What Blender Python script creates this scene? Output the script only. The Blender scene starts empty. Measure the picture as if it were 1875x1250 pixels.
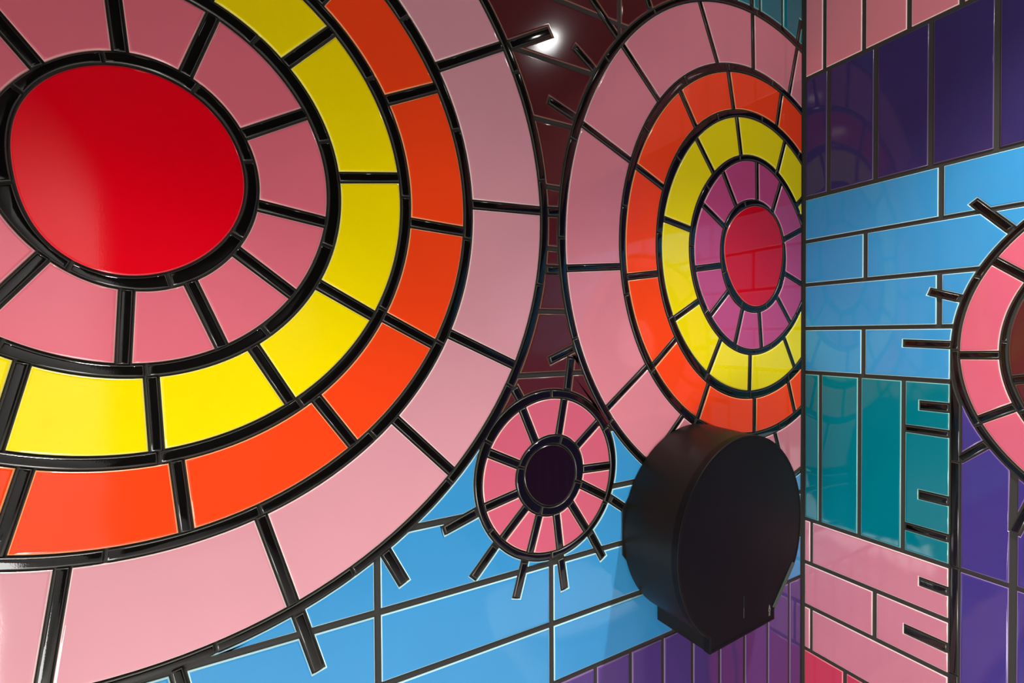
import bpy, bmesh, math, random
from mathutils import Vector, Matrix
from mathutils.geometry import delaunay_2d_cdt
random.seed(7)
C = bpy.context.scene.collection
PI = math.pi
P1, P2, P3, P4, P5, P6, SP1, SP2, EXPO = 100,22,24,40,150,4,92,76,0.06
DA = {'c': [-1.2203, 1.4246], 'b': [[0.10291, 0.00769, -7e-05, -0.00592, 0.00057, 0.00157, 0.00088, -7e-05, -0.00074], [0.11959, 0.00663, -0.00102, -0.00413, -6e-05, -0.00132, 0.00016, 0.00105, -0.0003], [0.2001, -0.00287, -1e-05, -0.00105, -0.00097, -0.00167, 0.00016, 0.00071, 0.00035], [0.21665, -0.00174, -0.00041, -0.00097, -0.00083, -0.00172, -4e-05, 0.00037, 0.00029], [0.29459, -0.00621, -0.00218, -0.00031, -0.00013, -0.00074, 0.00013, 3e-05, 0.00032], [0.31041, -0.00627, -0.00233, -0.00042, -0.00016, -0.00103, 0.00044, 0.00013, 0.00077], [0.38979, -0.01185, -0.0025, 0.00012, -4e-05, 0.0001, 0.0002, 0.00049, 0.00031], [0.40716, -0.01233, -0.00165, -4e-05, -5e-05, -0.00044, 9e-05, -0.00015, 0.00025], [0.52986, -0.02253, 0.00107, 0.00026, -4e-05, 0.00023, 9e-05, 0.00036, 0.00016], [0.54214, -0.01883, -0.00031, 0.00013, 2e-05, 3e-05, 8e-05, 0.00015, 0.00016]], 'rings': [[1, 2, 'rose', [[-1.2244, 1.5467, -1.2291, 1.5982], [-1.1684, 1.5385, -1.1428, 1.6089], [-1.1133, 1.484, -1.0503, 1.5206], [-1.1002, 1.4034, -1.0279, 1.3919], [-1.1224, 1.3474, -1.0652, 1.3012], [-1.167, 1.3101, -1.1387, 1.2393], [-1.2225, 1.2995, -1.2268, 1.2205], [-1.2876, 1.3289, -1.3172, 1.2899], [-1.2891, 1.5165, -1.3132, 1.5485], [-1.3137, 1.4414, -1.357, 1.4501], [-1.3156, 1.3921, -1.3583, 1.3686]]], [3, 4, 'yellow', [[-1.0691, 1.5769, -1.0174, 1.6308], [-1.0095, 1.4502, -0.9346, 1.4615], [-1.0357, 1.3138, -0.9719, 1.2772], [-1.1073, 1.2378, -1.0697, 1.1724], [-1.2032, 1.205, -1.1996, 1.1265], [-1.3032, 1.2255, -1.3192, 1.1609], [-1.1471, 1.6316, -1.1199, 1.7149], [-1.2319, 1.6306, -1.2396, 1.6938], [-1.3165, 1.5689, -1.3444, 1.5991]]], [5, 6, 'orange', [[-0.9485, 1.5613, -0.8815, 1.5943], [-0.9181, 1.4032, -0.8423, 1.399], [-0.9553, 1.2745, -0.8887, 1.2385], [-1.0401, 1.173, -0.9973, 1.1116], [-1.182, 1.1117, -1.1744, 1.0352], [-1.302, 1.1234, -1.3229, 1.0464], [-1.0276, 1.669, -0.9812, 1.7366], [-1.1356, 1.7206, -1.1134, 1.804]]], [7, 8, 'pale', [[-0.8773, 1.6241, -0.7786, 1.6812], [-0.8262, 1.4397, -0.7126, 1.4444], [-0.864, 1.2521, -0.762, 1.205], [-0.9426, 1.1375, -0.8632, 1.0564], [-1.1016, 1.0362, -1.0691, 0.9253], [-1.2771, 1.0178, -1.2928, 0.9092], [-0.9879, 1.741, -0.9237, 1.8307]]]], 'ext': [[-0.6984, 1.4449, -0.6771, 1.4466], [-0.7638, 1.6863, -0.6946, 1.7272], [-1.0629, 0.9094, -1.0414, 0.8349], [-0.957, 0.9624, -0.9333, 0.916], [-1.1856, 0.885, -1.1753, 0.8355]], 'joints': [[0, 1, [1.7307, 1.0263, 0.2463, 2.4773, -0.5431, -1.2777, -1.9985, -2.86]], [2, 3, [0.9593, 0.3319, -0.3076, -0.9285, -1.5116, -2.0679]], [4, 5, [0.5667, 0.0406, -0.4875, -1.0073, -1.4972]], [6, 7, [0.7042, 0.3073, -0.0931, -0.4965, -0.8874, -1.2703, -1.6302]], [8, 9, [0.4471, 0.1301, -0.188, -0.5081, -0.8234, -1.1366, -1.4367]]]}
DB = {'c': [-0.1799, 1.4143], 'b': [[0.10115, 0.005, 0.0015, -0.0043, 0.00218, -0.00265, 0.00253, 8e-05, -0.00027], [0.11628, 0.00336, -0.00091, -0.00442, 0.00098, -0.00037, 0.00019, -0.00064, -0.00035], [0.18929, 0.00475, -0.00116, -0.00463, -0.00037, 0.00166, -0.00141, 0.00334, -0.00025], [0.20446, 0.00348, -0.00087, -0.00448, -0.00015, 0.00087, -0.00107, 0.00187, -0.00084], [0.2786, 0.00647, -0.00056, -0.00395, 0.0005, 0.00318, -0.00062, 0.00252, 0.00029], [0.29857, 0.00912, -0.00102, -0.0028, 0.00029, 0.00361, -0.00037, 0.00104, -0.0004], [0.37083, 0.01091, -0.00037, -0.00223, 0.00103, 0.00337, -0.00096, 0.00125, 0.00022], [0.38862, 0.01156, -0.00051, -0.00245, 9e-05, 0.00417, -0.0006, 0.0007, 0.00048], [0.50029, 0.01221, 0.00123, -0.00135, -0.00032, 0.00382, -0.00155, -5e-05, 0.00177], [0.51642, 0.01288, 0.00204, -0.00089, 0.00077, 0.00272, -0.00102, -0.00041, 0.00025]], 'rings': [[1, 2, 'rose', [[-0.169, 1.533, -0.1703, 1.6108], [-0.2387, 1.5126, -0.2783, 1.5743], [-0.2766, 1.4673, -0.3371, 1.5012], [-0.2858, 1.3866, -0.3558, 1.3761], [-0.2631, 1.3349, -0.3157, 1.2871], [-0.2175, 1.2992, -0.2401, 1.2318], [-0.1619, 1.295, -0.1535, 1.2184], [-0.0977, 1.3276, -0.0509, 1.2756], [-0.0698, 1.3825, -0.0082, 1.3635], [-0.0729, 1.4592, -0.0122, 1.4847], [-0.1159, 1.5159, -0.0866, 1.5799]]], [3, 4, 'yellow', [[-0.2221, 1.6175, -0.2361, 1.6924], [-0.308, 1.5695, -0.3556, 1.6262], [-0.3727, 1.4504, -0.4413, 1.462], [-0.3512, 1.3126, -0.4153, 1.279], [-0.2858, 1.2374, -0.3218, 1.1748], [-0.1919, 1.2045, -0.1947, 1.1282], [-0.0713, 1.2369, -0.0347, 1.1752], [-0.0248, 1.5415, -0.0044, 1.5573], [-0.097, 1.6082, -0.0716, 1.6738]]], [5, 6, 'orange', [[-0.246, 1.7071, -0.2627, 1.7804], [-0.358, 1.6485, -0.3993, 1.7053], [-0.4465, 1.5203, -0.5092, 1.5468], [-0.4593, 1.3606, -0.5323, 1.3503], [-0.4145, 1.239, -0.4692, 1.1939], [-0.3218, 1.1506, -0.353, 1.086], [-0.1775, 1.1115, -0.1781, 1.0382], [-0.0566, 1.1379, -0.0334, 1.0747], [-0.1008, 1.7062, -0.0852, 1.7745]]], [7, 8, 'pale', [[-0.2957, 1.7879, -0.3462, 1.8901], [-0.1824, 1.8066, -0.1853, 1.9215], [-0.0557, 1.7854, -0.0262, 1.8909], [-0.4552, 1.6759, -0.5396, 1.7497], [-0.5256, 1.5559, -0.6296, 1.5975], [-0.5502, 1.3675, -0.6605, 1.3576], [-0.4889, 1.1899, -0.5758, 1.1251], [-0.3955, 1.093, -0.4664, 1.0261], [-0.1047, 1.0273, -0.0947, 1.0019]]]], 'ext': [[-0.6776, 1.3539, -0.6989, 1.3526], [-0.0263, 1.9007, -0.0121, 1.9584], [-0.5531, 1.7612, -0.6128, 1.8116], [-0.4764, 1.8355, -0.4869, 1.8543], [-0.6043, 1.6926, -0.6428, 1.7177], [-0.6472, 1.6053, -0.6932, 1.6202], [-0.6493, 1.227, -0.6936, 1.2095], [-0.1871, 1.9368, -0.1885, 1.9804]], 'joints': [[0, 1, [1.8684, -2.75, -1.2189, 2.6365, -1.9542]], [2, 3, [1.8117, 2.4444, 3.1225, -2.4682, -1.8601, -1.2852, 1.2025]], [4, 5, [1.9836, 1.4882, 2.516, 3.0641, 0.99, -2.6503, -2.1159, -1.6185, -1.1397]], [6, 7, [2.1548, 1.7907, 1.4139, 2.5613, 2.9796, -2.88, -2.476, -2.0692, -1.3399]], [8, 9, [2.4933, 2.8242, -3.125, -2.7904, -2.4672, 2.1739, 1.5586]]]}
DC = {'c': [-0.6952, 1.0271], 'b': [[0.04822, 0.00066, -0.00125, -0.00062, -0.00151, -0.00068, 0.00057], [0.06534, 0.00155, -0.00165, -0.0003, 0.00024, -0.00072, 0.00037], [0.1208, 0.00158, -0.00194, -0.0012, -3e-05, -0.00038, -0.00014], [0.13606, 0.00108, 0.0001, -0.00116, -0.00053, 0.00019, 0.00062]], 'rings': [[1, 2, 'rosec', [[-0.7234, 1.0829, -0.7453, 1.1341], [-0.6787, 1.0886, -0.6674, 1.1449], [-0.6417, 1.0671, -0.6001, 1.1002], [-0.63, 1.0259, -0.5743, 1.0241], [-0.6338, 1.0006, -0.5837, 0.9723], [-0.6552, 0.972, -0.6251, 0.9253], [-0.6841, 0.9602, -0.6774, 0.9045], [-0.7164, 0.9648, -0.7335, 0.9097], [-0.7413, 0.9806, -0.7816, 0.9421], [-0.7553, 1.0065, -0.8097, 0.9947], [-0.7541, 1.0506, -0.8028, 1.0745]]]], 'ext': [[-0.7495, 1.1508, -0.759, 1.1673], [-0.6611, 1.1609, -0.6537, 1.2105], [-0.5704, 0.9649, -0.5426, 0.9455], [-0.6155, 0.9145, -0.5898, 0.8692], [-0.676, 0.8866, -0.6688, 0.8371], [-0.7435, 0.8963, -0.7581, 0.8474], [-0.7945, 0.9325, -0.8293, 0.8961], [-0.8253, 0.9902, -0.8729, 0.9743]], 'joints': [[0, 1, [1.2199, -0.3626, -1.8887, 2.8146]], [2, 3, [1.5568, 0.5068, -0.5321, -1.5625, -2.5713, 2.6133]]]}
DD = {'c': [-0.5569, 1.2186], 'b': [[0.088], [0.104], [0.22286, 8e-05, 0.0008], [0.23499, 0.00032, -0.00117], [0.28372, 0.00098, -8e-05], [0.29808, -6e-05, 1e-05]], 'rings': [[1, 2, 'maroon', [[-0.4554, 1.1958, -0.3571, 1.1738], [-0.4645, 1.2664, -0.375, 1.3127], [-0.5169, 1.3146, -0.478, 1.4076], [-0.5879, 1.3179, -0.618, 1.4141], [-0.6445, 1.2747, -0.7293, 1.3291], [-0.66, 1.2053, -0.76, 1.1924], [-0.6274, 1.1421, -0.6956, 1.068], [-0.5617, 1.1147, -0.5664, 1.014], [-0.4938, 1.1359, -0.4326, 1.0558]]], [3, 4, 'rosec', [[-0.3508, 1.3404, -0.3176, 1.3697], [-0.3202, 1.2105, -0.2717, 1.2088], [-0.3406, 1.1244, -0.2995, 1.0978], [-0.452, 1.4076, -0.4233, 1.4594], [-0.5557, 1.4348, -0.5554, 1.494], [-0.6597, 1.4088, -0.6878, 1.4609], [-0.7384, 1.3361, -0.7881, 1.3682], [-0.7725, 1.2345, -0.8316, 1.2388], [-0.7536, 1.1289, -0.8075, 1.1044], [-0.6864, 1.0455, -0.7218, 0.9981], [-0.5873, 1.0046, -0.5957, 0.9459], [-0.4808, 1.0162, -0.4599, 0.9608]]]], 'ext': [[-0.3345, 1.4212, -0.2899, 1.4764], [-0.2706, 1.3107, -0.2305, 1.3255], [-0.2606, 1.2267, -0.1914, 1.2293], [-0.3077, 1.0562, -0.2741, 1.0232], [-0.3594, 0.9667, -0.3432, 0.9167]], 'joints': [[0, 1, [0.2, 2.2, 4.2]], [2, 3, [0.0633, -0.4517]], [4, 5, [0.4519, -0.003, -0.4655]]]}
CAMP = (-1.09913, -0.62, 1.25)
RT = (0.8794618074131265, -0.4759282309022462, -0.006264848912379999)
UP = (0.012253804323936598, 0.009481799373788255, 0.9998799626756332)
FW = (0.47581169971032383, 0.8794330074035732, -0.01417081182851391)
FPX = 848.5737911933833

# ------------------------------------------------------------------ materials
def srgb(c):
    return tuple(((x/255)/12.92 if x/255 <= .04045 else ((x/255+.055)/1.055)**2.4) for x in c) + (1,)
def glaze(name, col, rough=.05, wave=.35, var=.06, speck=True, spec=.5):
    """fired glaze: slightly uneven colour, wavy mirror-like surface"""
    m = bpy.data.materials.new(name); m.use_nodes = True
    nt = m.node_tree; b = nt.nodes['Principled BSDF']
    tc = nt.nodes.new('ShaderNodeTexCoord')
    n = nt.nodes.new('ShaderNodeTexNoise'); n.inputs['Scale'].default_value = 9; n.inputs['Detail'].default_value = 3
    nt.links.new(tc.outputs['Object'], n.inputs['Vector'])
    hsv = nt.nodes.new('ShaderNodeHueSaturation'); hsv.inputs['Color'].default_value = srgb(col)
    mr = nt.nodes.new('ShaderNodeMapRange'); mr.inputs['To Min'].default_value = 1-var; mr.inputs['To Max'].default_value = 1+var
    nt.links.new(n.outputs['Fac'], mr.inputs['Value']); nt.links.new(mr.outputs['Result'], hsv.inputs['Value'])
    nt.links.new(hsv.outputs['Color'], b.inputs['Base Color'])
    b.inputs['Roughness'].default_value = rough
    b.inputs['Specular IOR Level'].default_value = spec
    n2 = nt.nodes.new('ShaderNodeTexNoise'); n2.inputs['Scale'].default_value = 7; n2.inputs['Detail'].default_value = 1.0
    nt.links.new(tc.outputs['Object'], n2.inputs['Vector'])
    n3 = nt.nodes.new('ShaderNodeTexNoise'); n3.inputs['Scale'].default_value = 900; n3.inputs['Detail'].default_value = 1
    nt.links.new(tc.outputs['Object'], n3.inputs['Vector'])
    bp = nt.nodes.new('ShaderNodeBump'); bp.inputs['Strength'].default_value = wave; bp.inputs['Distance'].default_value = .004
    nt.links.new(n2.outputs['Fac'], bp.inputs['Height'])
    last = bp
    if speck:
        bp2 = nt.nodes.new('ShaderNodeBump'); bp2.inputs['Strength'].default_value = .035; bp2.inputs['Distance'].default_value = .0003
        nt.links.new(n3.outputs['Fac'], bp2.inputs['Height']); nt.links.new(bp.outputs['Normal'], bp2.inputs['Normal']); last = bp2
    nt.links.new(last.outputs['Normal'], b.inputs['Normal'])
    return m
def plain(name, col, rough=.5, noise=0, scale=40, metal=0, emit=None, es=1, bump=0, spec=.5):
    m = bpy.data.materials.new(name); m.use_nodes = True
    nt = m.node_tree; b = nt.nodes['Principled BSDF']
    b.inputs['Base Color'].default_value = srgb(col); b.inputs['Roughness'].default_value = rough; b.inputs['Metallic'].default_value = metal; b.inputs['Specular IOR Level'].default_value = spec
    tc = nt.nodes.new('ShaderNodeTexCoord'); n = nt.nodes.new('ShaderNodeTexNoise'); n.inputs['Scale'].default_value = scale; n.inputs['Detail'].default_value = 5
    nt.links.new(tc.outputs['Object'], n.inputs['Vector'])
    if noise:
        mr = nt.nodes.new('ShaderNodeMapRange'); mr.inputs['To Min'].default_value = 1-noise; mr.inputs['To Max'].default_value = 1+noise
        h = nt.nodes.new('ShaderNodeHueSaturation'); h.inputs['Color'].default_value = srgb(col)
        nt.links.new(n.outputs['Fac'], mr.inputs['Value']); nt.links.new(mr.outputs['Result'], h.inputs['Value']); nt.links.new(h.outputs['Color'], b.inputs['Base Color'])
    if bump:
        bp = nt.nodes.new('ShaderNodeBump'); bp.inputs['Strength'].default_value = bump; bp.inputs['Distance'].default_value = .0006
        nt.links.new(n.outputs['Fac'], bp.inputs['Height']); nt.links.new(bp.outputs['Normal'], b.inputs['Normal'])
    if emit:
        b.inputs['Emission Color'].default_value = srgb(emit); b.inputs['Emission Strength'].default_value = es
    return m
G = {
 'red': glaze('red_glaze', (236,0,26), .04, .05),
 'rose': glaze('rose_glaze', (228,112,128), .13, .2),
 'rosec': glaze('bright_rose_glaze', (204,94,116), .07, .3),
 'yellow': glaze('yellow_glaze', (255,230,0), .06, .15, .03),
 'orange': glaze('orange_glaze', (250,70,24), .05, .5, .04),
 'pale': glaze('pale_pink_glaze', (214,150,160), .06, .3, .04),
 'blue': glaze('sky_blue_glaze', (56,142,196), .05, .5),
 'violet': glaze('violet_glaze', (80,58,121), .05, .4),
 'teal': glaze('teal_glaze', (0,113,128), .05, .5),
 'paler': glaze('soft_pink_glaze', (214,130,143), .06, .3, .04),
 'maroon': glaze('maroon_glaze', (80,30,32), .085, .2),
 'crimson': glaze('crimson_glaze', (192,56,84), .06, .3),
 'purplepink': glaze('mauve_glaze', (186,72,122), .05, .3),
 'dark': glaze('dark_aubergine_glaze', (22,6,9), .02, .05),
 'black': glaze('black_liner_glaze', (9,8,7), .05, .25, .1, spec=.5),
}
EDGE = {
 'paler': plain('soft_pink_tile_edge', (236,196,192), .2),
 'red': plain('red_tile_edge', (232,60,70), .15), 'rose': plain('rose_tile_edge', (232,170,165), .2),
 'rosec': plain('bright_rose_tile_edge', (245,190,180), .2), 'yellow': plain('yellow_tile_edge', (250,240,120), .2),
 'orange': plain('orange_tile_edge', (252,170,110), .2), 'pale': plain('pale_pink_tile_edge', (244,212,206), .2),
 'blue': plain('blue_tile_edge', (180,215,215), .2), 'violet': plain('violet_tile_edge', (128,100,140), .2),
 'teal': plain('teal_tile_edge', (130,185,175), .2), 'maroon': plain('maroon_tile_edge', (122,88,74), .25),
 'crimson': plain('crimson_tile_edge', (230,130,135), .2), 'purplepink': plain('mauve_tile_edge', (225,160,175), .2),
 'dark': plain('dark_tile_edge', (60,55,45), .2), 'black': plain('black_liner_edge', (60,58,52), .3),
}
grout = plain('charcoal_grout', (40,38,34), .75, .12, 300, bump=.4)

# ------------------------------------------------------------------ 2-D tools
def area(P): return .5*sum(P[i][0]*P[(i+1) % len(P)][1]-P[(i+1) % len(P)][0]*P[i][1] for i in range(len(P)))
def clean(P, eps=4e-4):
    Q = []
    for p in P:
        if not Q or math.dist(p, Q[-1]) > eps: Q.append((p[0], p[1]))
    while len(Q) > 2 and math.dist(Q[0], Q[-1]) <= eps: Q.pop()
    # drop points lying on a straight run
    R = []
    n = len(Q)
    for i in range(n):
        a, b, c = Vector(Q[i-1]), Vector(Q[i]), Vector(Q[(i+1) % n])
        u, w = (b-a), (c-b)
        if u.length < 1e-9 or w.length < 1e-9: continue
        cr = abs(u.x*w.y-u.y*w.x)/(u.length*w.length)
        if cr > .004 or u.dot(w) < 0: R.append(Q[i])
    return R if len(R) > 2 else Q
def thin_out(P, gap=.0065, turn=.42):
    """drop curve points crowding a sharp corner so the bevels stay clean"""
    n = len(P); sharp = []
    for i in range(n):
        u = Vector(P[i])-Vector(P[i-1]); w = Vector(P[(i+1) % n])-Vector(P[i])
        if u.length > 0 and w.length > 0 and u.angle(w, 0) > turn: sharp.append(i)
    sh = set(sharp); out = []
    for i in range(n):
        if i in sh or all(math.dist(P[i], P[k]) > gap for k in sharp): out.append(P[i])
    return out if len(out) > 2 else P
def inset(P, d0):
    n = len(P); out = []
    el = [math.dist(P[i-1], P[i]) for i in range(n)]
    for i in range(n):
        d = min(d0, .42*min(el[i], el[(i+1) % n]))
        a, b, c = Vector(P[i-1]), Vector(P[i]), Vector(P[(i+1) % n])
        u = (b-a).normalized(); w = (c-b).normalized()
        nu = Vector((-u.y, u.x)); nw = Vector((-w.y, w.x)); m = nu+nw
        if m.length < 1e-6: m = nu
        m.normalize(); k = max(m.dot(nu), .4)
        out.append((b.x+m.x*d/k, b.y+m.y*d/k))
    return out
def clip_half(P, ax, lim, keep_less=True):
    s = 1 if keep_less else -1; out = []
    for i in range(len(P)):
        a, b = P[i-1], P[i]; da, db = s*(a[ax]-lim), s*(b[ax]-lim)
        if (da <= 0) != (db <= 0):
            t = da/(da-db); out.append((a[0]+t*(b[0]-a[0]), a[1]+t*(b[1]-a[1])))
        if db <= 0: out.append(b)
    return out
def bar(p, q, w, e0=0, e1=0):
    p, q = Vector(p), Vector(q); u = (q-p).normalized(); n = Vector((-u.y, u.x))*w/2; p = p-u*e0; q = q+u*e1
    return [tuple(p-n), tuple(q-n), tuple(q+n), tuple(p+n)]
def rect(u0, v0, u1, v1): return [(u0, v0), (u1, v0), (u1, v1), (u0, v1)]
def cut(region, obstacles):
    """pieces of a region left between the obstacles (grout lines, rings, stubs)"""
    S = 100.0
    vs, fs = [], []
    def add(P):
        if area(P) < 0: P = P[::-1]
        i0 = len(vs); vs.extend(Vector((x*S, y*S)) for x, y in P); fs.append(list(range(i0, i0+len(P))))
    add(region)
    xs = [p[0] for p in region]; ys = [p[1] for p in region]; bb = (min(xs), max(xs), min(ys), max(ys))
    for o in obstacles:
        ox = [p[0] for p in o]; oy = [p[1] for p in o]
        if max(ox) < bb[0] or min(ox) > bb[1] or max(oy) < bb[2] or min(oy) > bb[3]: continue
        add(o)
    V, E_, F, ov, oe, of = delaunay_2d_cdt(vs, [], fs, 1, 1e-5, True)
    keep = [f for f, o in zip(F, of) if 0 in o and len(o) == 1]
    emap = {}
    for k, f in enumerate(keep):
        for i in range(len(f)):
            a, b = f[i-1], f[i]; emap.setdefault((min(a, b), max(a, b)), []).append((k, a, b))
    comp = list(range(len(keep)))
    def find(x):
        while comp[x] != x: comp[x] = comp[comp[x]]; x = comp[x]
        return x
    for v in emap.values():
        if len(v) == 2: comp[find(v[0][0])] = find(v[1][0])
    nxt = {}
    for v in emap.values():
        if len(v) == 1:
            k, a, b = v[0]; nxt.setdefault(find(k), {}).setdefault(a, []).append(b)
    res = []
    for k, m in nxt.items():
        loops = []
        while any(m.values()):
            s = next(a for a in m if m[a]); L = [s]; cur = m[s].pop()
            while cur != s and m.get(cur): L.append(cur); cur = m[cur].pop()
            loops.append([(V[i].x/S, V[i].y/S) for i in L])
        loops = [l for l in loops if len(l) > 2]
        if not loops: continue
        L = clean(max(loops, key=lambda l: abs(area(l))))
        if area(L) < 0: L = L[::-1]
        if len(L) > 2 and area(L) > 1.6e-5: res.append(L)
    return res

# ------------------------------------------------------------------ tiles
GR = .0022          # grout face lies this far behind the tile faces
class Wall:
    def __init__(self, side): self.side = side
    def P(self, u, v, h): return (u, -h, v) if self.side == 'left' else (-h, u, v)
LW, RW = Wall('left'), Wall('right')
def tile_into(bm, W, P, prof, levels=True):
    """prof: list of (inset, height, material index of the band reaching this ring)"""
    P = clean(P)
    if len(P) < 3: return
    if area(P) < 0: P = P[::-1]
    P = thin_out(P)
    per = sum(math.dist(P[i-1], P[i]) for i in range(len(P)))
    rin = 2*area(P)/per
    mx = prof[-1][0]; s = min(1, .55*rin/mx) if mx > 0 else 1
    rings = []
    for ins, h, mi in prof:
        Q = inset(P, ins*s) if ins > 0 else P
        rings.append(([bm.verts.new(W.P(x, y, h)) for x, y in Q], mi))
    n = len(P)
    for (A, _), (B_, mi) in zip(rings, rings[1:]):
        for i in range(n):
            j = (i+1) % n
            try: f = bm.faces.new((A[i], A[j], B_[j], B_[i])); f.material_index = mi; f.smooth = True
            except ValueError: pass
    f = bm.faces.new(rings[-1][0]); f.material_index = 0; f.smooth = True
    f.normal_update(); bmesh.ops.triangulate(bm, faces=[f], ngon_method='EAR_CLIP')
TILE = [(0, -GR+.0001, 1), (0, -.0008, 1), (.0007, -.0001, 1), (.0011, .0001, 1), (.0022, .0005, 0), (.0032, .0005, 0)]
LINER = [(0, -GR+.0001, 1), (0, .0002, 1), (.0007, .0010, 1), (.0013, .0013, 0), (.0021, .0014, 0)]
def finish(name, bm, mats, parent=None):
    bmesh.ops.recalc_face_normals(bm, faces=bm.faces[:])
    me = bpy.data.meshes.new(name); bm.to_mesh(me); bm.free()
    for m in mats: me.materials.append(m)
    try: me.set_sharp_from_angle(angle=math.radians(38))
    except Exception: pass
    o = bpy.data.objects.new(name, me); C.objects.link(o)
    if parent: o.parent = parent
    return o
def origin_to(o, loc):
    loc = Vector(loc); o.data.transform(Matrix.Translation(-loc)); o.location = loc
def centre(o):
    vs = o.data.vertices; n = len(vs)
    return [sum(v.co[i] for v in vs)/n for i in range(3)]
def tiles(name, W, polys, key, parent=None, prof=TILE):
    bm = bmesh.new()
    for P in polys: tile_into(bm, W, P, prof)
    o = finish(name, bm, [G[key], EDGE[key]])
    if parent:
        o.parent = parent; o.matrix_parent_inverse = Matrix.Identity(4)
        o.data.transform(Matrix.Translation(-parent.location))
    return o
def tag(o, label=None, cat=None, group=None, kind=None):
    if label: o['label'] = label
    if cat: o['category'] = cat
    if group: o['group'] = group
    if kind: o['kind'] = kind
def empty(name, loc):
    o = bpy.data.objects.new(name, None); C.objects.link(o); o.location = loc; o.empty_display_size = .05; return o

# ------------------------------------------------------------------ medallions
class Medal:
    def __init__(self, D, W, ulim):
        self.D, self.W, self.ulim = D, W, ulim; self.c = Vector(D['c'])
    def r(self, i, t):
        s = self.D['b'][i]; v = s[0]
        for k in range(1, (len(s)-1)//2+1): v += s[2*k-1]*math.cos(k*t)+s[2*k]*math.sin(k*t)
        return v
    def pt(self, i, t, d=0):
        r = self.r(i, t)+d; return (self.c.x+r*math.cos(t), self.c.y+r*math.sin(t))
    def outline(self, i, d=0, n=160): return [self.pt(i, 2*PI*k/n, d) for k in range(n)]
    def hit(self, i, p, u, d=0):
        """angle where the line p + s*u crosses curve i"""
        s = self.r(i, 0)*.9
        p = Vector(p); u = Vector(u)
        w = p-self.c; b = w.dot(u)
        t = 0
        R = self.r(i, 0)
        for _ in range(8):
            s = -b+math.sqrt(max(b*b-w.length_squared+(R+d)**2, 0)); q = w+u*s; t = math.atan2(q.y, q.x); R = self.r(i, t)
        return t
    def trim(self, P):
        if self.ulim is None: return [P] if abs(area(P)) > 3e-5 else []
        if max(p[0] for p in P) < self.ulim: return [P]
        if min(p[0] for p in P) > self.ulim: return []
        return cut(P, [rect(self.ulim, -5, self.ulim+3, 5)])
def sector(M, i, j, t0a, t1a, t0b, t1b):
    """inner curve i from t0a to t1a, outer curve j from t0b to t1b"""
    n = max(3, int((t1b-t0b)/math.radians(2.2)))
    P = [M.pt(j, t0b+(t1b-t0b)*k/n) for k in range(n+1)]+[M.pt(i, t1a+(t0a-t1a)*k/n) for k in range(n+1)]
    return P
RINGNAME = {'rose': 'rose_tile_ring', 'rosec': 'rose_tile_ring', 'yellow': 'yellow_tile_ring', 'orange': 'orange_tile_ring', 'pale': 'pale_pink_tile_ring', 'maroon': 'maroon_tile_ring'}
def build_medal(name, M, centre_key, label, gap, jgap=.0036, spoke_mat='black', ringkeys=None, base=None):
    W = M.W
    root = empty(name, W.P(M.c.x, M.c.y, 0)); tag(root, label, 'mosaic roundel')
    tiles('centre_tile', W, M.trim(M.outline(0, 0, 120)), centre_key, root)
    for (i, j, key, SP) in M.D['rings']:
        sp = []
        for x0, y0, x1, y1 in SP:
            p, q = Vector((x0, y0)), Vector((x1, y1)); u = (q-p).normalized(); n = Vector((-u.y, u.x))*gap/2
            sp.append(dict(t=math.atan2(q.y-M.c.y, q.x-M.c.x), p=p, q=q, u=u, n=n))
        sp.sort(key=lambda s: s['t']); P = []
        for a, b in zip(sp, sp[1:]+sp[:1]):
            ta, tA = M.hit(i, a['p']+a['n'], a['u']), M.hit(j, a['p']+a['n'], a['u'])
            tb, tB = M.hit(i, b['p']-b['n'], b['u']), M.hit(j, b['p']-b['n'], b['u'])
            while tb < ta: tb += 2*PI
            while tA < ta-PI: tA += 2*PI
            while tA > ta+PI: tA -= 2*PI
            while tB < tA: tB += 2*PI
            P += M.trim(sector(M, i, j, ta, tb, tA, tB))
        k2 = (ringkeys or {}).get(key, key)
        tiles(RINGNAME[key], W, P, k2, root)
        for s in sp:
            ti, to = M.hit(i, s['p'], s['u']), M.hit(j, s['p'], s['u'])
            Q = M.trim(bar(M.pt(i, ti, -.0008), M.pt(j, to, .0008), gap-2*GAP))
            if Q: tiles('spoke', W, Q, spoke_mat, root, LINER)
    for (i, j, J) in M.D['joints']:
        J = sorted(J); dt = [b-a for a, b in zip(J, J[1:])]
        med = sorted(dt)[len(dt)//2] if dt else 1.0
        med = max(med, .35)
        J2 = []
        for k, nx in zip(J, J[1:]+[J[0]+2*PI]):
            m_ = max(1, round((nx-k)/med)); J2 += [k+(nx-k)*q/m_ for q in range(m_)]      # joints carried on where hidden
        P = []
        for a, b in zip(J2, J2[1:]+[J2[0]+2*PI]):
            e = jgap/2/max(M.r(j, a), .01)
            a, b = a+e, b-e; n = max(3, int((b-a)/math.radians(2.2)))
            Q = [M.pt(j, a+(b-a)*q/n, -GAP) for q in range(n+1)]+[M.pt(i, b+(a-b)*q/n, GAP) for q in range(n+1)]
            P += M.trim(Q)
        tiles('black_ring', W, P, 'black', root, LINER)
    for x0, y0, x1, y1 in M.D['ext']:
        Q = M.trim(bar((x0, y0), (x1, y1), gap-2*GAP, -.001, 0))
        if Q: tiles('ray', W, Q, 'black', root, LINER)
    return root
GAP = .0025
MA, MB, MC, MD = Medal(DA, LW, None), Medal(DB, LW, -.0085), Medal(DC, LW, None), Medal(DD, RW, None)
EXTW = {'A': .0165, 'B': .0150, 'C': .0150, 'D': .0160}
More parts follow.
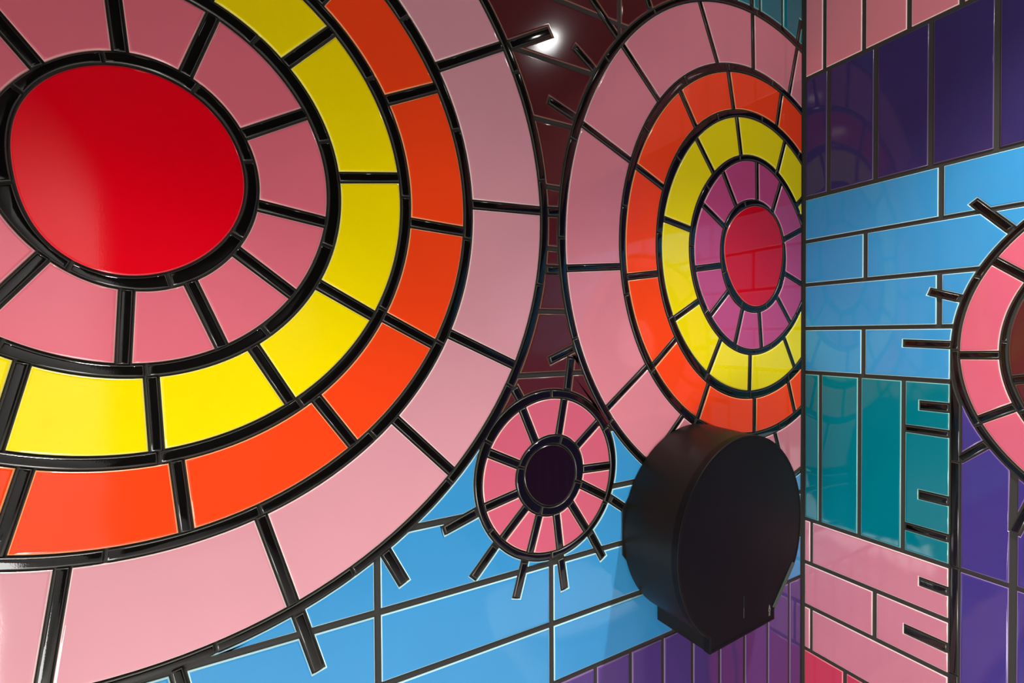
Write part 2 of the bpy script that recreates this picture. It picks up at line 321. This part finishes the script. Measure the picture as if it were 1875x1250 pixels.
def stub_gaps(M, w, e=.0035):
    return [bar((a, b), (c, d), w, .012, e) for a, b, c, d in M.D['ext']]
def no_ext_overlap(): pass
Lobs = [MA.outline(9), MB.outline(9), MC.outline(3)]+stub_gaps(MA, .0165)+stub_gaps(MB, .0145)+stub_gaps(MC, .0155)
Robs = [MD.outline(5, .0)]+stub_gaps(MD, .0150)

# ------------------------------------------------------------------ tile fields, left wall
TOPZ = 2.198
def hl(v, u0, u1, w=.0095): return bar((u0, v), (u1, v), w)
def vl(u, v0, v1, w=.0085): return bar((u, v0), (u, v1+(.01 if v1 > 2.19 else 0)), w)
CL = -.0088
g = .0045
ULEFT = -1.845
maroon_lines = [hl(v, -1.3, -.2, .0080) for v in (1.187, 1.287, 1.387, 1.4843, 1.587, 1.684, 1.784, 1.884, 1.984, 2.084)]+\
    [rect(-.705, 1.4383, -.67, 1.4528), rect(-.705, 1.3455, -.67, 1.3615)]+\
    [vl(-.549, 1.73, 1.884), vl(-.80, 1.884, 1.984), vl(-.55, 1.984, 2.084), vl(-.80, 2.084, TOPZ), vl(-1.0, 1.984, 2.084)]
maroon = cut(rect(-1.25, 1.087+g, -.305, TOPZ), Lobs+maroon_lines)
teal_l = cut(rect(-.296, 1.70, CL, TOPZ), Lobs+[vl(u, 1.7, TOPZ, .008) for u in (-.236, -.1600, -.0815)]+[vl(-.1885, 1.7, TOPZ, .0110)])
blue_l = cut(rect(ULEFT, .6865+g, CL, 1.087-g), Lobs+[hl(v, ULEFT, 0, .0098) for v in (.7845, .8835, .9868)]+[vl(-.968, .6, 1.0, .0088), vl(-.6942, .6, 1.0, .0092), vl(-1.245, .6, .9), vl(-1.52, .6, 1.0), vl(-1.8, .6, 1.0), vl(-.42, .6, .7845)])
vi = [-.0521-.0791*k for k in range(27)]
violet_l = cut(rect(ULEFT, .34, CL, .6865-g), [vl(u, .3, .7, .0080) for u in vi])
pink_l = cut(rect(ULEFT, .06, CL, .331), [hl(.24, ULEFT, 0), hl(.15, ULEFT, 0)]+[vl(-.3-.42*k, .15, .24) for k in range(5)]+[vl(-.1-.42*k, .06, .15) for k in range(5)]+[vl(-.1-.42*k, .24, .34) for k in range(5)])
tealA = cut(rect(ULEFT, 1.087+g, -1.26, TOPZ), Lobs+[hl(v, ULEFT, -1.2) for v in (1.987, )]+[vl(-1.3-.1*k, 1.0, TOPZ) for k in range(9)])
def field(name, W, polys, key, label):
    bm = bmesh.new()
    for P in polys: tile_into(bm, W, P, TILE)
    o = finish(name, bm, [G[key], EDGE[key]]); origin_to(o, centre(o)); tag(o, label, 'wall tiles'); return o
field('maroon_tile_panel', LW, maroon, 'maroon', 'dark maroon tiles filling the narrow gap between the two biggest roundels')
field('teal_tile_panel', LW, teal_l, 'teal', 'dark teal tiles at the top of the left wall, wedged between roundel and corner')
field('sky_blue_tile_panel', LW, blue_l, 'blue', 'sky blue tiles below the roundels on the left wall, behind the black dispenser')
field('violet_tile_panel', LW, violet_l, 'violet', 'upright violet tiles at the foot of the left wall, below the sky blue tiles')
field('pink_tile_panel', LW, pink_l, 'pale', 'pink brick-laid tiles low on the left wall, under the violet tiles')
field('teal_tile_panel', LW, tealA, 'teal', 'teal tiles far left of the left wall, beyond the giant roundel')
build_medal('giant_roundel', MA, 'red', 'giant round mosaic with a red centre, ringed in rose, yellow, orange and pale pink', .0148)
G['deepred'] = glaze('deep_red_glaze', (200,0,30), .04, .12); EDGE['deepred'] = plain('deep_red_edge', (225,110,100), .2)
G['lemon'] = glaze('lemon_glaze', (240,220,4), .05, .25, .03); EDGE['lemon'] = EDGE['yellow']
build_medal('corner_roundel', MB, 'deepred', 'large round mosaic with deep red centre beside the wall corner, above the black dispenser', .0128, ringkeys={'rose': 'purplepink', 'yellow': 'lemon', 'pale': 'paler'})
build_medal('small_roundel', MC, 'dark', 'small wheel-like round mosaic with black centre and short rays, left of the dispenser', .0148)

# ------------------------------------------------------------------ tile fields, right wall
CR = -.0048; UR = -1.68
trim_gap = rect(-.2755, -.1, -.2583, 1.222)
comb = [((-.1905, 1.0915), (-.266, 1.0915)), ((-.1905, .9310), (-.266, .9310)), ((-.1905, .7060), (-.266, .7060))]
COMB = [(-0.2142, 1.1044, 1.1194), (-0.1925, 1.0587, 1.0699), (-0.2136, 0.9339, 0.9487), (-0.1931, 0.8671, 0.8795), (-0.2153, 0.7682, 0.7823), (-0.192, 0.6629, 0.6791)]
comb_gaps = [rect(-.262, v0-.0018, u, v1+.0018) if u > -.262 else rect(u, v0, -.262, v1) for (u, v0, v1) in COMB]
RO = Robs+[trim_gap]+comb_gaps
pink_r = cut(rect(UR, 1.829+g, CR, TOPZ), RO+[vl(-.0435-.0760*k, 1.8, TOPZ, .0078) for k in range(22)])
purple_r = cut(rect(UR, 1.5573+g, CR, 1.829-g), RO+[vl(-.0525-.0883*k, 1.5, 1.9, .0080) for k in range(19)])
blue_r = cut(rect(UR, 1.1600+g, CR, 1.5573-g), RO+[hl(v, UR, 0, .0085) for v in (1.4588, 1.360, 1.2605)]+[vl(-.2446-.246*k, 1.4588, 1.56, .0080) for k in range(6)]+[vl(-.1238-.246*k, 1.36, 1.4588, .0078) for k in range(6)]+[vl(-.2429-.246*k, 1.2605, 1.36, .0080) for k in range(6)]+[vl(-.1208-.246*k, 1.15, 1.2605, .0080) for k in range(6)])
teal_r = cut(rect(-.2583, .8222+g, CR, 1.1600-g), RO+[vl(u, .8, 1.2, .0072) for u in (-.0369, -.1143, -.1897)])
pink_r2 = cut(rect(-.2583, .5205+g, CR, .8222-g), RO+[hl(.7219, UR, 0, .0095), hl(.6214, UR, 0, .0095), vl(-.0188, .7219, .83, .0066), vl(-.143, .6214, .7219, .0078), vl(-.0188, .5, .6214, .0066)])
rose_r = cut(rect(-.2583, .06, CR, .5205-g), RO+[vl(-.0887, 0, .53, .0078), vl(-.175, 0, .53, .0078), hl(.27, UR, 0)])
vio_r = cut(rect(UR, .06, -.2755, 1.1600-g), RO+[vl(-.3412-.0745*k, 0, 1.2, .0098) for k in range(17)]+[hl(v, UR, 0, .0085) for v in (.8235, .49, .2)])
G['dusty'] = glaze('dusty_pink_glaze', (206,124,134), .06, .3, .04); EDGE['dusty'] = EDGE['pale']
field('pink_tile_panel', RW, pink_r, 'dusty', 'upright pink tiles at the very top of the right wall, above the dark purple tiles')
G['indigo'] = glaze('indigo_glaze', (50,41,88), .05, .4); EDGE['indigo'] = plain('indigo_tile_edge', (96,78,112), .2)
field('dark_purple_tile_panel', RW, purple_r, 'indigo', 'tall dark purple tiles high on the right wall, between pink and sky blue tiles')
field('sky_blue_tile_panel', RW, blue_r, 'blue', 'long sky blue tiles across the middle of the right wall, above the teal tiles')
field('teal_tile_panel', RW, teal_r, 'teal', 'upright teal tiles on the right wall, between sky blue and pink tiles')
G['warmpink'] = glaze('warm_pink_glaze', (196,119,137), .06, .3, .04); EDGE['warmpink'] = EDGE['pale']
field('pink_tile_panel', RW, pink_r2, 'warmpink', 'pink brick-laid tiles low on the right wall, below the teal tiles, right of the dispenser')
field('crimson_tile_panel', RW, rose_r, 'crimson', 'crimson pink tiles at the foot of the right wall, below the pink brick-laid tiles')
G['violetb'] = glaze('bright_violet_glaze', (63,49,124), .05, .4); EDGE['violetb'] = plain('bright_violet_edge', (140,110,165), .2)
field('violet_tile_panel', RW, vio_r, 'violetb', 'violet tiles right of the upright black strip, under the cropped roundel on the right wall')
build_medal('cropped_roundel', MD, 'pale', 'round mosaic on the right wall cropped by the photo edge, rose ring around maroon', .0150)
# upright black strip with comb-like bars
t = empty('black_tile_strip', (0, -.267, 1.2)); tag(t, 'upright glossy black strip with short bars on its left, on the right wall', 'tile trim')
segs = [(-.1+.16, .24), (.24, .432), (.432, .6286), (.6286, .8247), (.8247, 1.0161), (1.0161, 1.2)]
for a, b in segs:
    P = cut(rect(-.2755+GAP, a+.0012, -.2583-GAP, b-.0012), [MD.outline(5, GAP)])
    if P: tiles('strip_piece', RW, P, 'black', t, LINER)
for (u, v0, v1) in COMB: tiles('bar', RW, [rect(-.2570, v0+.0012, u-.0018, v1-.0012)], 'black', t, LINER)

# ------------------------------------------------------------------ room
def slab(name, x0, y0, z0, x1, y1, z1, mat, kind='structure'):
    bm = bmesh.new(); bmesh.ops.create_cube(bm, size=1)
    for v in bm.verts: v.co = Vector(((x0+x1)/2+v.co.x*(x1-x0), (y0+y1)/2+v.co.y*(y1-y0), (z0+z1)/2+v.co.z*(z1-z0)))
    o = finish(name, bm, [mat]); origin_to(o, centre(o))
    if kind: o['kind'] = kind
    return o
white = plain('white_paint', (214,212,206), .6, .03, 30)
darkwall = plain('dark_grey_paint', (38,34,34), .6, .05, 30)
floorm = plain('pale_terrazzo', (205,202,196), .35, .12, 120)
ceilm = plain('ceiling_paint', (34,31,32), .6, .03, 30)
H = 2.2; XW = -1.85; YR = -2.65
slab('wall_left', XW-.12, GR, -.1, .12, .12, H+.1, grout)
slab('wall_right', GR, YR-.12, -.1, .12, GR, H+.1, grout)
slab('wall_far_left', XW-.12, YR-.12, -.1, XW, GR, H+.1, white)
slab('wall_rear', XW, YR-.12, -.1, GR, YR, H+.1, darkwall)
slab('floor', XW, YR, -.1, GR, GR, 0, floorm)
slab('ceiling', XW, YR, H, GR, GR, H+.1, ceilm)
slab('trim_1', XW, YR, 0, XW+.045, YR+.03, H, plain('grey_door_post', (120,116,112), .5))
blackbase = plain('black_baseboard', (20,19,18), .3)
slab('baseboard_left', XW, -.010, 0, -.012, GR, .055, blackbase)
slab('baseboard_right', -.010, YR, 0, GR, -.012, .055, blackbase)

# ------------------------------------------------------------------ dispenser
blackp = plain('satin_black_powder_coat', (19,18,16), .40, .05, 60, bump=.08, spec=.18)
blackp2 = plain('black_face_powder_coat', (7,7,7), .5, .05, 60, bump=.06, spec=.16)
DX, DZ, DR, DT = -.3702, .9003, .1744, .1150
TILT = .04          # the cover hangs very slightly askew
XL, XR, ZB = -.4670, -.2845, .7305
disp = empty('jumbo_paper_dispenser', (DX, 0, ZB)); tag(disp, 'big round matt black toilet paper dispenser mounted on the left wall beside the corner', 'paper dispenser')
CH0, CH1 = (-.2195, .8156), (-.2817, .7530)
CHN = Vector((CH0[1]-CH1[1], -(CH0[0]-CH1[0]))).normalized()
def prof_outline(r, xl, xr, zb, n=72):
    """round drum with a flat box foot"""
    P = []
    aR = math.asin(max(-1, min(1, (xr-DX)/r))); aL = math.asin(max(-1, min(1, (xl-DX)/r)))
    a0 = -PI/2+aR; a1 = -PI/2+aL+2*PI
    for k in range(n+1):
        a = a0+(a1-a0)*k/n; x, z = DX+r*math.cos(a), DZ+r*math.sin(a)
        # flattened lower right flank between drum and foot
        d_ = (x-CH0[0])*CHN[0]+(z-CH0[1])*CHN[1]-(r-DR)
        if d_ > 0: x, z = x-d_*CHN[0], z-d_*CHN[1]
        P.append((x, z))
    P += [(xl, zb), (xr, zb)]
    return P
def extrude_outline(bm, rings):
    R = [[bm.verts.new((x, y+(TILT*(x-DX) if y < -.05 else 0), z)) for x, z in P] for P, y in rings]
    n = len(R[0])
    for A, B_ in zip(R, R[1:]):
        for i in range(n):
            f = bm.faces.new((A[i], A[(i+1) % n], B_[(i+1) % n], B_[i])); f.smooth = True
    bm.faces.new(R[0]); bm.faces.new(R[-1])
def dpart(name, rings, mat, label=None):
    bm = bmesh.new(); extrude_outline(bm, rings)
    o = finish(name, bm, [mat]); o.data.transform(Matrix.Translation(-disp.location)); o.parent = disp
    if label: o['label'] = label
    return o
# drum body, foot rising slightly towards the front
body = prof_outline(DR+.0022, XL+.0010, XR-.0010, ZB-.004)
bodyf = prof_outline(DR-.0006, XL+.0006, XR-.0006, ZB+.0006)
dpart('drum_body', [(body, -.004), (bodyf, -DT+.013)], blackp)
def shrink(P, d):
    Q = inset([(x, z) for x, z in P], d) if area(P) > 0 else inset([(x, z) for x, z in P[::-1]], d)[::-1]
    return Q
cov = prof_outline(DR, XL, XR, ZB)
dpart('front_cover', [(cov, -DT+.013), (cov, -DT+.0012), (shrink(cov, .0009), -DT+.0003), (shrink(cov, .0016), -DT), (shrink(cov, .0040), -DT), (shrink(cov, .0050), -DT+.0008), (shrink(cov, .0058), -DT+.0008)], blackp2)
# mounting plate, its flat sides stand out a little behind the drum
PX = DR+.0036
plate = [(DX-PX, .864), (DX-PX, .952), (DX-PX*.86, DZ+.075), (DX+PX*.86, DZ+.075), (DX+PX, .952), (DX+PX, .864), (DX+.094, .776), (DX+.082, .762), (DX-.082, .762), (DX-.094, .776)]
plate = [(DX-PX, .864), (DX-PX, .945), (DX-.13, 1.00), (DX+.13, 1.00), (DX+PX, .945), (DX+PX, .864), (DX+.108, .775), (DX-.108, .775)]
dpart('mounting_plate', [(plate, -.0012), (plate, -.0040)], plain('dark_steel_plate', (16,17,17), .4), None)
_o = [(CH0[0]-.0005, CH0[1]+.0005), (CH0[0]-.0068, CH0[1]+.0050), (CH1[0]-.0092, CH1[1]+.0018), (CH1[0]-.0007, CH1[1]-.0004)]
dpart('side_strip', [(_o, -DT+.002), (_o, -DT-.0008)], plain('grey_green_strip', (58,72,64), .4), 'thin grey-green strip beside the foot')
def bx(bm, x0, y0, z0, x1, y1, z1, mi=0):
    r = bmesh.ops.create_cube(bm, size=1)
    for v in r['verts']: v.co = Vector(((x0+x1)/2+v.co.x*(x1-x0), (y0+y1)/2+v.co.y*(y1-y0), (z0+z1)/2+v.co.z*(z1-z0)))
def child(name, bm, mat, label=None):
    o = finish(name, bm, [mat]); o.data.transform(Matrix.Translation(-disp.location)); o.parent = disp
    if label: o['label'] = label
    return o
FY = -DT+.0008
bm = bmesh.new()
bx(bm, -.3779, FY-.0006, .7794, -.3757, FY+.0004, .7992)
child('lock_slot', bm, plain('slot_black', (1,1,1), .9), 'narrow black vertical slot')
bm = bmesh.new()
bx(bm, -.3778, FY-.0007, .7620, -.3758, FY+.0004, .7794)
child('level_window', bm, plain('smoked_window', (58,56,54), .3), 'thin grey window strip below the slot')
# small printed mark: a rounded drop shape with a dark dot, and a faint line of print beneath
mk = plain('grey_print', (112,108,98), .5); bm = bmesh.new()
cx, cz = -.3005, .7540; FY += TILT*(cx-DX)
P = [(cx+.0030*math.sin(a)*(1 if math.cos(a) < 0 else 1-.45*math.cos(a)), cz-.0018+(.0040 if math.cos(a) < 0 else .0095)*math.cos(a)) for a in [2*PI*k/24 for k in range(24)]]
hole = [(cx+.0011*math.cos(a), cz-.0016+.0014*math.sin(a)) for a in [2*PI*k/12 for k in range(12)]]
vs = [bm.verts.new((x, FY-.0003, z)) for x, z in P]; bv = [bm.verts.new((x, FY+.0002, z)) for x, z in P]
for i in range(24): bm.faces.new((vs[i], vs[(i+1) % 24], bv[(i+1) % 24], bv[i]))
bm.faces.new(vs)
for k, w in enumerate((.0052, .0044, .0050)): bx(bm, cx-w/2, FY-.0003, .7462-.0020*k, cx+w/2, FY+.0002, .7471-.0020*k)
pm = child('printed_mark', bm, mk, 'small grey printed drop-shaped mark')
bm = bmesh.new(); vs = [bm.verts.new((x, FY-.0006, z)) for x, z in hole]; bv = [bm.verts.new((x, FY-.0002, z)) for x, z in hole]
for i in range(12): bm.faces.new((vs[i], vs[(i+1) % 12], bv[(i+1) % 12], bv[i]))
bm.faces.new(vs)
child('mark_dot', bm, blackp2)

# ------------------------------------------------------------------ what the tiles mirror: a white wall-hung toilet out of frame, lamps
china = plain('white_china', (235,234,230), .12)
toilet = empty('wall_hung_toilet', (0, -.56, .1)); tag(toilet, 'white wall-hung toilet on the right wall below the cropped roundel', 'toilet')
def lath(levels, yc, n=40):
    bm = bmesh.new(); R = []
    for (z, xb, xf, hw) in levels:
        ring = []
        for k in range(n):
            a = 2*PI*k/n; c_, s_ = math.cos(a), math.sin(a)
            x = xf+(xb-xf)*(.5+.5*c_*(1.0)); e = (abs(s_)**.75)*(1 if s_ > 0 else -1)
            ring.append(bm.verts.new((x, yc+hw*e, z)))
        R.append(ring)
    for A, B_ in zip(R, R[1:]):
        for i in range(n): f = bm.faces.new((A[i], A[(i+1) % n], B_[(i+1) % n], B_[i])); f.smooth = True
    bm.faces.new(R[0]); bm.faces.new(R[-1]); return bm
def tpart(name, bm, mat):
    o = finish(name, bm, [mat]); o.data.transform(Matrix.Translation(-toilet.location)); o.parent = toilet; return o
tpart('bowl', lath([(.12, -.012, -.22, .10), (.16, -.010, -.32, .13), (.24, -.010, -.42, .155), (.33, -.010, -.49, .175), (.385, -.010, -.52, .180), (.395, -.012, -.515, .176)], -.56), china)
tpart('seat', lath([(.397, -.03, -.515, .178), (.402, -.02, -.525, .184), (.416, -.02, -.525, .184), (.420, -.03, -.515, .178)], -.56), china)
tpart('lid', lath([(.422, -.03, -.515, .176), (.428, -.02, -.525, .182), (.442, -.02, -.525, .182), (.446, -.04, -.50, .168)], -.56), china)
ringm = plain('lamp_rim_steel', (150,150,150), .3, metal=1)
def lamp(x, y, power, size, radius, blend, es, label, col=(255, 250, 240)):
    r_ = empty('ceiling_spotlight', (x, y, H)); tag(r_, label, 'ceiling light', 'recessed ceiling spotlights')
    bm = bmesh.new(); bmesh.ops.create_cone(bm, cap_ends=True, segments=32, radius1=.045, radius2=.045, depth=.012)
    o = finish('rim', bm, [ringm], r_); o.location = (0, 0, -.007)
    bm = bmesh.new(); bmesh.ops.create_cone(bm, cap_ends=True, segments=32, radius1=.028, radius2=.028, depth=.004)
    o = finish('lens', bm, [plain('lamp_lens', (255,255,255), .3, emit=col, es=es)], r_); o.location = (0, 0, -.0155)
    L = bpy.data.lights.new('spot', 'SPOT'); L.energy = power; L.spot_size = math.radians(size); L.spot_blend = blend; L.shadow_soft_size = radius
    L.color = (1, .97, .93)
    lo = bpy.data.objects.new('spot_lamp', L); C.objects.link(lo); lo.location = (x, y, H-.03); return lo
lamp(-.298, -.62, P1, SP1, .02, 1.0, 28, 'small round recessed ceiling spotlight mirrored in the maroon tiles')
L6 = bpy.data.lights.new('added_fill', 'SPOT'); L6.energy = P6; L6.spot_size = math.radians(172); L6.spot_blend = .3; L6.shadow_soft_size = .02  # added wide fill at the first spotlight, lifts the upper right tiles
o6 = bpy.data.objects.new('added_fill_lamp', L6); C.objects.link(o6); o6.location = (-.298, -.62, H-.03)
lamp(-.82, -.42, P2, SP2, .05, 1.0, 9, 'small round recessed ceiling spotlight close over the giant roundel')
lamp(-1.33, -.60, P4, 84, .03, .5, 9, 'small round recessed ceiling spotlight furthest from the corner')
def area_light(name, loc, rot, sx, sy, e, col):
    L = bpy.data.lights.new(name, 'AREA'); L.shape = 'RECTANGLE'; L.size = sx; L.size_y = sy; L.energy = e; L.color = col
    o = bpy.data.objects.new(name, L); C.objects.link(o); o.location = loc; o.rotation_euler = rot; return o
L_ = bpy.data.lights.new('added_wall_spot', 'SPOT'); L_.energy = P5; L_.spot_size = math.radians(95); L_.spot_blend = .6; L_.shadow_soft_size = .03  # added unseen spot, brightens the far left wall for the tiles to mirror
w_ = bpy.data.objects.new('added_wall_lamp', L_); C.objects.link(w_); w_.location = (-.45, -2.35, 1.55)
w_.rotation_euler = (Vector((XW, -2.25, 1.0))-w_.location).to_track_quat('-Z', 'Y').to_euler()
# added fill light low on the far left wall, brightens the lower tiles
area_light('low_fill_light', (XW+.01, -.9, .28), (0, -PI/2, 0), .5, 1.0, P3, (1, .99, .97))

#FILL LIGHT FRAME#
# made-up frame around the added fill light, no opening behind it
wf = bmesh.new()
for (y0, z0, y1, z1) in ((-1.43, .0, -.37, .03), (-1.43, .53, -.37, .56), (-1.43, .03, -1.40, .53), (-.40, .03, -.37, .53)): bx(wf, XW, y0, z0, XW+.02, y1, z1)
o = finish('fill_light_frame', wf, [plain('grey_fill_frame', (110,108,104), .4)]); origin_to(o, centre(o)); o['kind'] = 'structure'
# ------------------------------------------------------------------ world, camera
w = bpy.data.worlds.new('World'); bpy.context.scene.world = w; w.use_nodes = True
w.node_tree.nodes['Background'].inputs['Color'].default_value = (.5, .55, .6, 1); w.node_tree.nodes['Background'].inputs['Strength'].default_value = .3
cam = bpy.data.cameras.new('camera'); co = bpy.data.objects.new('camera', cam); C.objects.link(co)
cam.sensor_width = 36; cam.lens = FPX/1875*36; cam.clip_start = .01
rt, up, fw = Vector(RT), Vector(UP), Vector(FW)
co.matrix_world = Matrix(((rt.x, up.x, -fw.x, CAMP[0]), (rt.y, up.y, -fw.y, CAMP[1]), (rt.z, up.z, -fw.z, CAMP[2]), (0, 0, 0, 1)))
sc = bpy.context.scene; sc.camera = co
sc.view_settings.view_transform = 'Standard'; sc.view_settings.look = 'None'; sc.view_settings.gamma = 1; sc.view_settings.use_curve_mapping = False
sc.view_settings.exposure = EXPO
